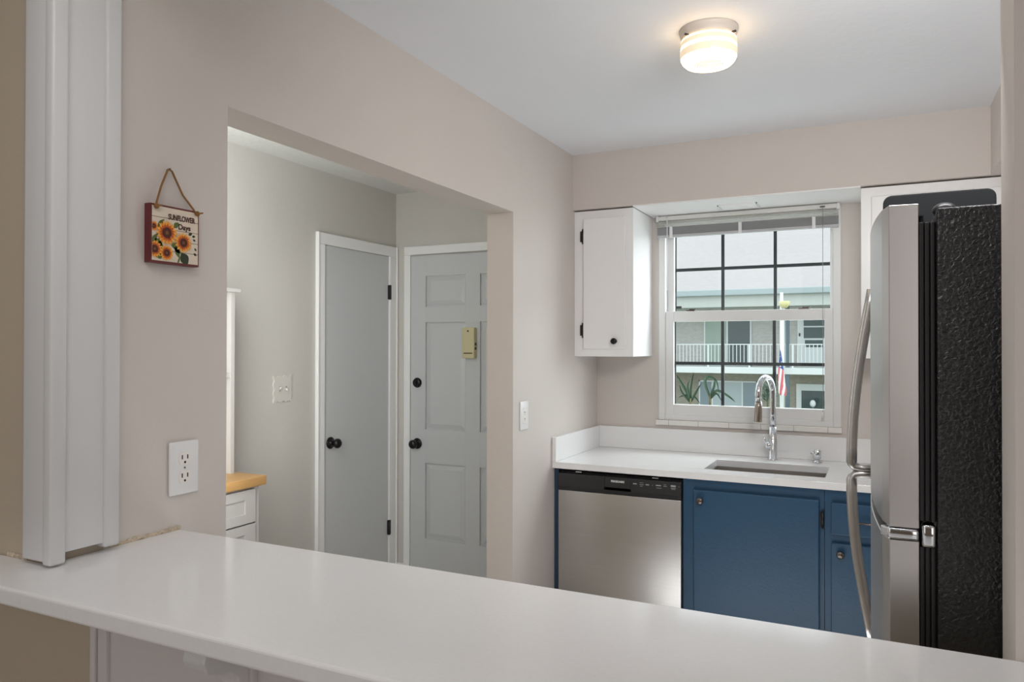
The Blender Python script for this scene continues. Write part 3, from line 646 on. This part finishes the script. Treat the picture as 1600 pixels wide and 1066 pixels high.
def owin(name, x0, x1, z0, z1, panes, fr_=.05):
    w_ = S().box(x0, x1, WYb-.06, WYb, z1-fr_, z1, owhite_m).box(x0, x1, WYb-.06, WYb, z0, z0+fr_, owhite_m).box(x0, x0+fr_, WYb-.06, WYb, z0, z1, owhite_m).box(x1-fr_, x1, WYb-.06, WYb, z0, z1, owhite_m).build(name, ab)
    for (a, b, m) in panes: S().box(a, b, WYb-.045, WYb-.005, z0+fr_, z1-fr_, m).build('pane', w_)
    for (a, b, m) in panes[:-1]: S().box(b-.02, b+.03, WYb-.055, WYb-.004, z0+fr_, z1-fr_, owhite_m).build('mullion', w_)
    return w_
owin('sliding_door', -6.16, -4.38, .74, 2.8, ((-6.11, -5.28, curt_m), (-5.25, -4.43, dglass)))
owin('window', -6.36, -4.16, -1.1, .16, ((-6.31, -5.85, blindg_m), (-5.82, -4.72, blindp_m), (-4.69, -4.21, blindg_m)))
owin('window', -9.9, -8.2, -1.1, .16, ((-9.85, -9.0, blindg_m), (-8.97, -8.25, blindp_m)))
for (x0, x1, z0) in ((-2.74, -1.72, .74), (-2.78, -1.7, -1.98)):
    dd = S().box(x0, x1, WYb-.05, WYb, z0, z0+2.08, owhite_m).build('front_door', ab)
    if z0 > 0:
        S().box(x0+.22, x1-.1, WYb-.06, WYb-.045, z0+1.05, z0+1.45, dglass).box(x0+.22, x1-.1, WYb-.06, WYb-.045, z0+1.5, z0+1.95, dglass).box(x0+.26, x1-.14, WYb-.06, WYb-.045, z0+.72, z0+.98, dglass).build('pane', dd)
        S().box(x0+.06, x0+.1, WYb-.09, WYb-.045, z0+1.12, z0+1.24, hole_m).build('door_handle', dd)
    else:
        S().box(x0+.18, x1-.06, WYb-.06, WYb-.045, z0+.3, z0+1.84, dglass).build('pane', dd)
lt = thing('lantern', (-2.15, 28.6, -2), 'white globe garden lamp on a post before the lower door of the opposite block', 'garden lamp')
S().ball((-2.15, 28.6, -.55), .1, owhite_m, (1, 1, 1.3)).build('globe', lt); S().cyl((-2.15, 28.6, -2), (-2.15, 28.6, -.66), .03, post_m, seg=10).build('post', lt)

fg = thing('flagpole', (-2.235, 20, -2), 'white flagpole standing in the court behind the faucet', 'flagpole')
S().cyl((-2.235, 20, -2), (-2.235, 20, 2.85), .05, owhite_m, .04, seg=14).build('pole', fg)
S().lathe([(0, 0), (.06, .0), (.12, .07), (.135, .16), (.12, .17), (.0, .15)], (-2.16, 19.95, 2.45), (0, 0, 1), pm('cream_bowl', lin(214, 204, 150), .5)).build('bowl_light', fg)
def flag_mat():
    m = bpy.data.materials.new('flag_cloth'); m.use_nodes = True; n = m.node_tree; b = n.nodes['Principled BSDF']; b.inputs['Roughness'].default_value = .8
    uv = n.nodes.new('ShaderNodeUVMap'); s = n.nodes.new('ShaderNodeSeparateXYZ'); n.links.new(uv.outputs[0], s.inputs[0])
    def mth(op, a, bv):
        k = n.nodes.new('ShaderNodeMath'); k.operation = op; n.links.new(a, k.inputs[0])
        if isinstance(bv, (int, float)): k.inputs[1].default_value = bv
        else: n.links.new(bv, k.inputs[1])
        return k.outputs[0]
    st_ = mth('LESS_THAN', mth('MODULO', mth('MULTIPLY', s.outputs[1], 13), 2), 1)
    mx = n.nodes.new('ShaderNodeMix'); mx.data_type = 'RGBA'; mx.inputs['A'].default_value = (.75, .72, .72, 1); mx.inputs['B'].default_value = (.60, .12, .14, 1); n.links.new(st_, mx.inputs['Factor'])
    cn = mth('MULTIPLY', mth('LESS_THAN', s.outputs[0], .4), mth('GREATER_THAN', s.outputs[1], 6/13))
    vo = n.nodes.new('ShaderNodeTexVoronoi'); vo.inputs['Scale'].default_value = 14; n.links.new(uv.outputs[0], vo.inputs[0])
    sm = n.nodes.new('ShaderNodeMix'); sm.data_type = 'RGBA'; sm.inputs['A'].default_value = (.03, .07, .25, 1); sm.inputs['B'].default_value = (.75, .75, .78, 1); n.links.new(mth('LESS_THAN', vo.outputs['Distance'], .22), sm.inputs['Factor'])
    m2 = n.nodes.new('ShaderNodeMix'); m2.data_type = 'RGBA'; n.links.new(mx.outputs['Result'], m2.inputs['A']); n.links.new(sm.outputs['Result'], m2.inputs['B']); n.links.new(cn, m2.inputs['Factor'])
    n.links.new(m2.outputs['Result'], b.inputs['Base Color']); return m
flagm = flag_mat()
# limp flag: cloth gathered in folds, hoist along the pole, fly end hanging down
bmf = bmesh.new(); uvl = bmf.loops.layers.uv.new('UVMap'); nu, nv = 40, 16; grid = []
for i in range(nu+1):
    row = []
    for j in range(nv+1):
        s_, t_ = i/nu, j/nv
        hz_ = 1.40-.55*(1-t_)*(1-s_)**1.0-1.28*s_
        hz_ = 1.42-(1-t_)*.62*(1-s_*.75)-s_*(1.02+.1*t_)
        spread = .03+.12*math.sin(min(1, s_*1.25)*PI/2)
        xx = -2.225+(t_-.45)*-.04*1.0+spread*math.sin(t_*9.5+s_*2.2)*.55+.04*s_
        yy = 19.82+spread*math.cos(t_*9.5+s_*2.2)*.6-.03
        row.append(bmf.verts.new((xx, yy, hz_)))
    grid.append(row)
for i in range(nu):
    for j in range(nv):
        f_ = bmf.faces.new((grid[i][j], grid[i+1][j], grid[i+1][j+1], grid[i][j+1])); f_.smooth = True
        for l, (a, b) in zip(f_.loops, ((i, j), (i+1, j), (i+1, j+1), (i, j+1))): l[uvl].uv = (a/nu, b/nv)
me = bpy.data.meshes.new('flag'); bmesh.ops.translate(bmf, vec=(2.225, -19.92, -1.0), verts=bmf.verts); bmf.to_mesh(me); bmf.free(); me.materials.append(flagm)
flag = bpy.data.objects.new('flag', me); flag.location = (-2.225, 19.92, 1.0); C.objects.link(flag)
tag(flag, 'limp red white and blue flag hanging from the white flagpole in the court', 'flag')

# planter on the outside ledge, with two strap-leaved plants
lf_m = pm('strap_leaf', lin(52, 80, 60), .45, var=.25, vscale=20); stem_m = pm('plant_stem', lin(96, 92, 58), .7); pot_m = pm('terracotta', lin(150, 96, 74), .8)
struct(S().box(-1.6, .1, 4.05, 5.3, .85, .93, owhite_m), 'trim_6')
def strap(g, pts, wd):
    P = [Vector(p) for p in pts]; n = 12; res = []
    for k in range(n+1):
        t_ = k/n; m_ = len(P)-1; f_ = min(t_*m_, m_-1e-6); i = int(f_); a = f_-i
        p0, p1, p2, p3 = P[max(i-1, 0)], P[i], P[i+1], P[min(i+2, m_)]
        res.append(.5*((2*p1)+(p2-p0)*a+(2*p0-5*p1+4*p2-p3)*a*a+(3*p1-p0-3*p2+p3)*a**3))
    L = []
    for k in range(n+1):
        t_ = k/n; d = (res[min(k+1, n)]-res[max(k-1, 0)]).normalized(); side = d.cross(Vector((0, 1, 0)))
        side = side.normalized() if side.length > 1e-3 else Vector((1, 0, 0)); wv = wd*.75*math.sin(PI*(.12+.88*t_)**.8)
        L.append((res[k]-side*wv, res[k]+Vector((0, .006, 0))*1, res[k]+side*wv))
    for A, B in zip(L, L[1:]):
        g.poly([A[0], B[0], B[1], A[1]], lf_m); g.poly([A[1], B[1], B[2], A[2]], lf_m)
def plant(label, x, y, top, leaves):
    r = thing('strap_leaf_plant', (x, y, .93), label, 'potted plant', 'strap leaf plants outside the window')
    S().lathe([(0, 0), (.055, 0), (.075, .11), (.08, .12), (.068, .12), (.065, .105), (0, .105)], (x, y, .93), (0, 0, 1), pot_m).build('pot', r)
    S().cyl((x, y, 1.03), (x, y, top), .008, stem_m, .006, seg=10).build('stem', r)
    g = S()
    for lv_, wd in leaves: strap(g, lv_, wd)
    g.build('foliage', r)
y = 5.0
plant('green rosette plant with upright strap leaves outside the window, at its left side', -1.135, y, 1.12,
      [([(-1.135, y, 1.10), (-1.135, y, 1.18), (-1.113, y, 1.295)], .013), ([(-1.135, y, 1.10), (-1.165, y, 1.17), (-1.235, y-.04, 1.30)], .014), ([(-1.135, y, 1.09), (-1.19, y, 1.155), (-1.21, y, 1.21)], .01),
       ([(-1.135, y, 1.09), (-1.10, y, 1.16), (-1.06, y, 1.225)], .011), ([(-1.135, y, 1.10), (-1.17, y+.03, 1.135), (-1.215, y, 1.125)], .012), ([(-1.135, y, 1.10), (-1.11, y, 1.13), (-1.07, y, 1.085)], .01), ([(-1.135, y, 1.10), (-1.15, y-.02, 1.19), (-1.13, y-.06, 1.24)], .01)])
plant('green plant with drooping strap leaves outside the window, right of the rosette plant', -1.03, y+.12, 1.14,
      [([(-1.03, y+.12, 1.12), (-1.06, y+.1, 1.22), (-1.04, y+.1, 1.26), (-.985, y+.1, 1.235), (-.965, y+.1, 1.13)], .014), ([(-1.03, y+.12, 1.12), (-.98, y+.1, 1.17), (-.90, y+.1, 1.13), (-.86, y+.1, 1.095)], .013),
       ([(-1.03, y+.12, 1.12), (-1.0, y+.1, 1.2), (-.995, y+.1, 1.25)], .012), ([(-1.03, y+.12, 1.11), (-.985, y+.1, 1.15), (-.95, y+.1, 1.10)], .01)])
tr = thing('small_tree', (-2.9, 22.5, -2), 'slender small tree in the court in front of the opposite block', 'tree')
S().cyl((-2.9, 22.5, -2), (-2.9, 22.5, .2), .04, stem_m, .02, seg=10).build('trunk', tr)
g = S()
for k in range(160):
    a, b, rr = random.uniform(0, 2*PI), random.uniform(-1, 1), random.random()**.5
    p = Vector((-2.9+.28*rr*math.cos(a)*math.sqrt(1-b*b), 22.5+.28*rr*math.sin(a), .2+.32*b*rr))
    q = Vector((random.uniform(-1, 1), random.uniform(-1, 1), random.uniform(-.4, 1))).normalized()*.07; s_ = q.orthogonal().normalized()*.025
    g.poly([p-q, p+s_, p+q, p-s_], lf_m)
g.build('foliage', tr)
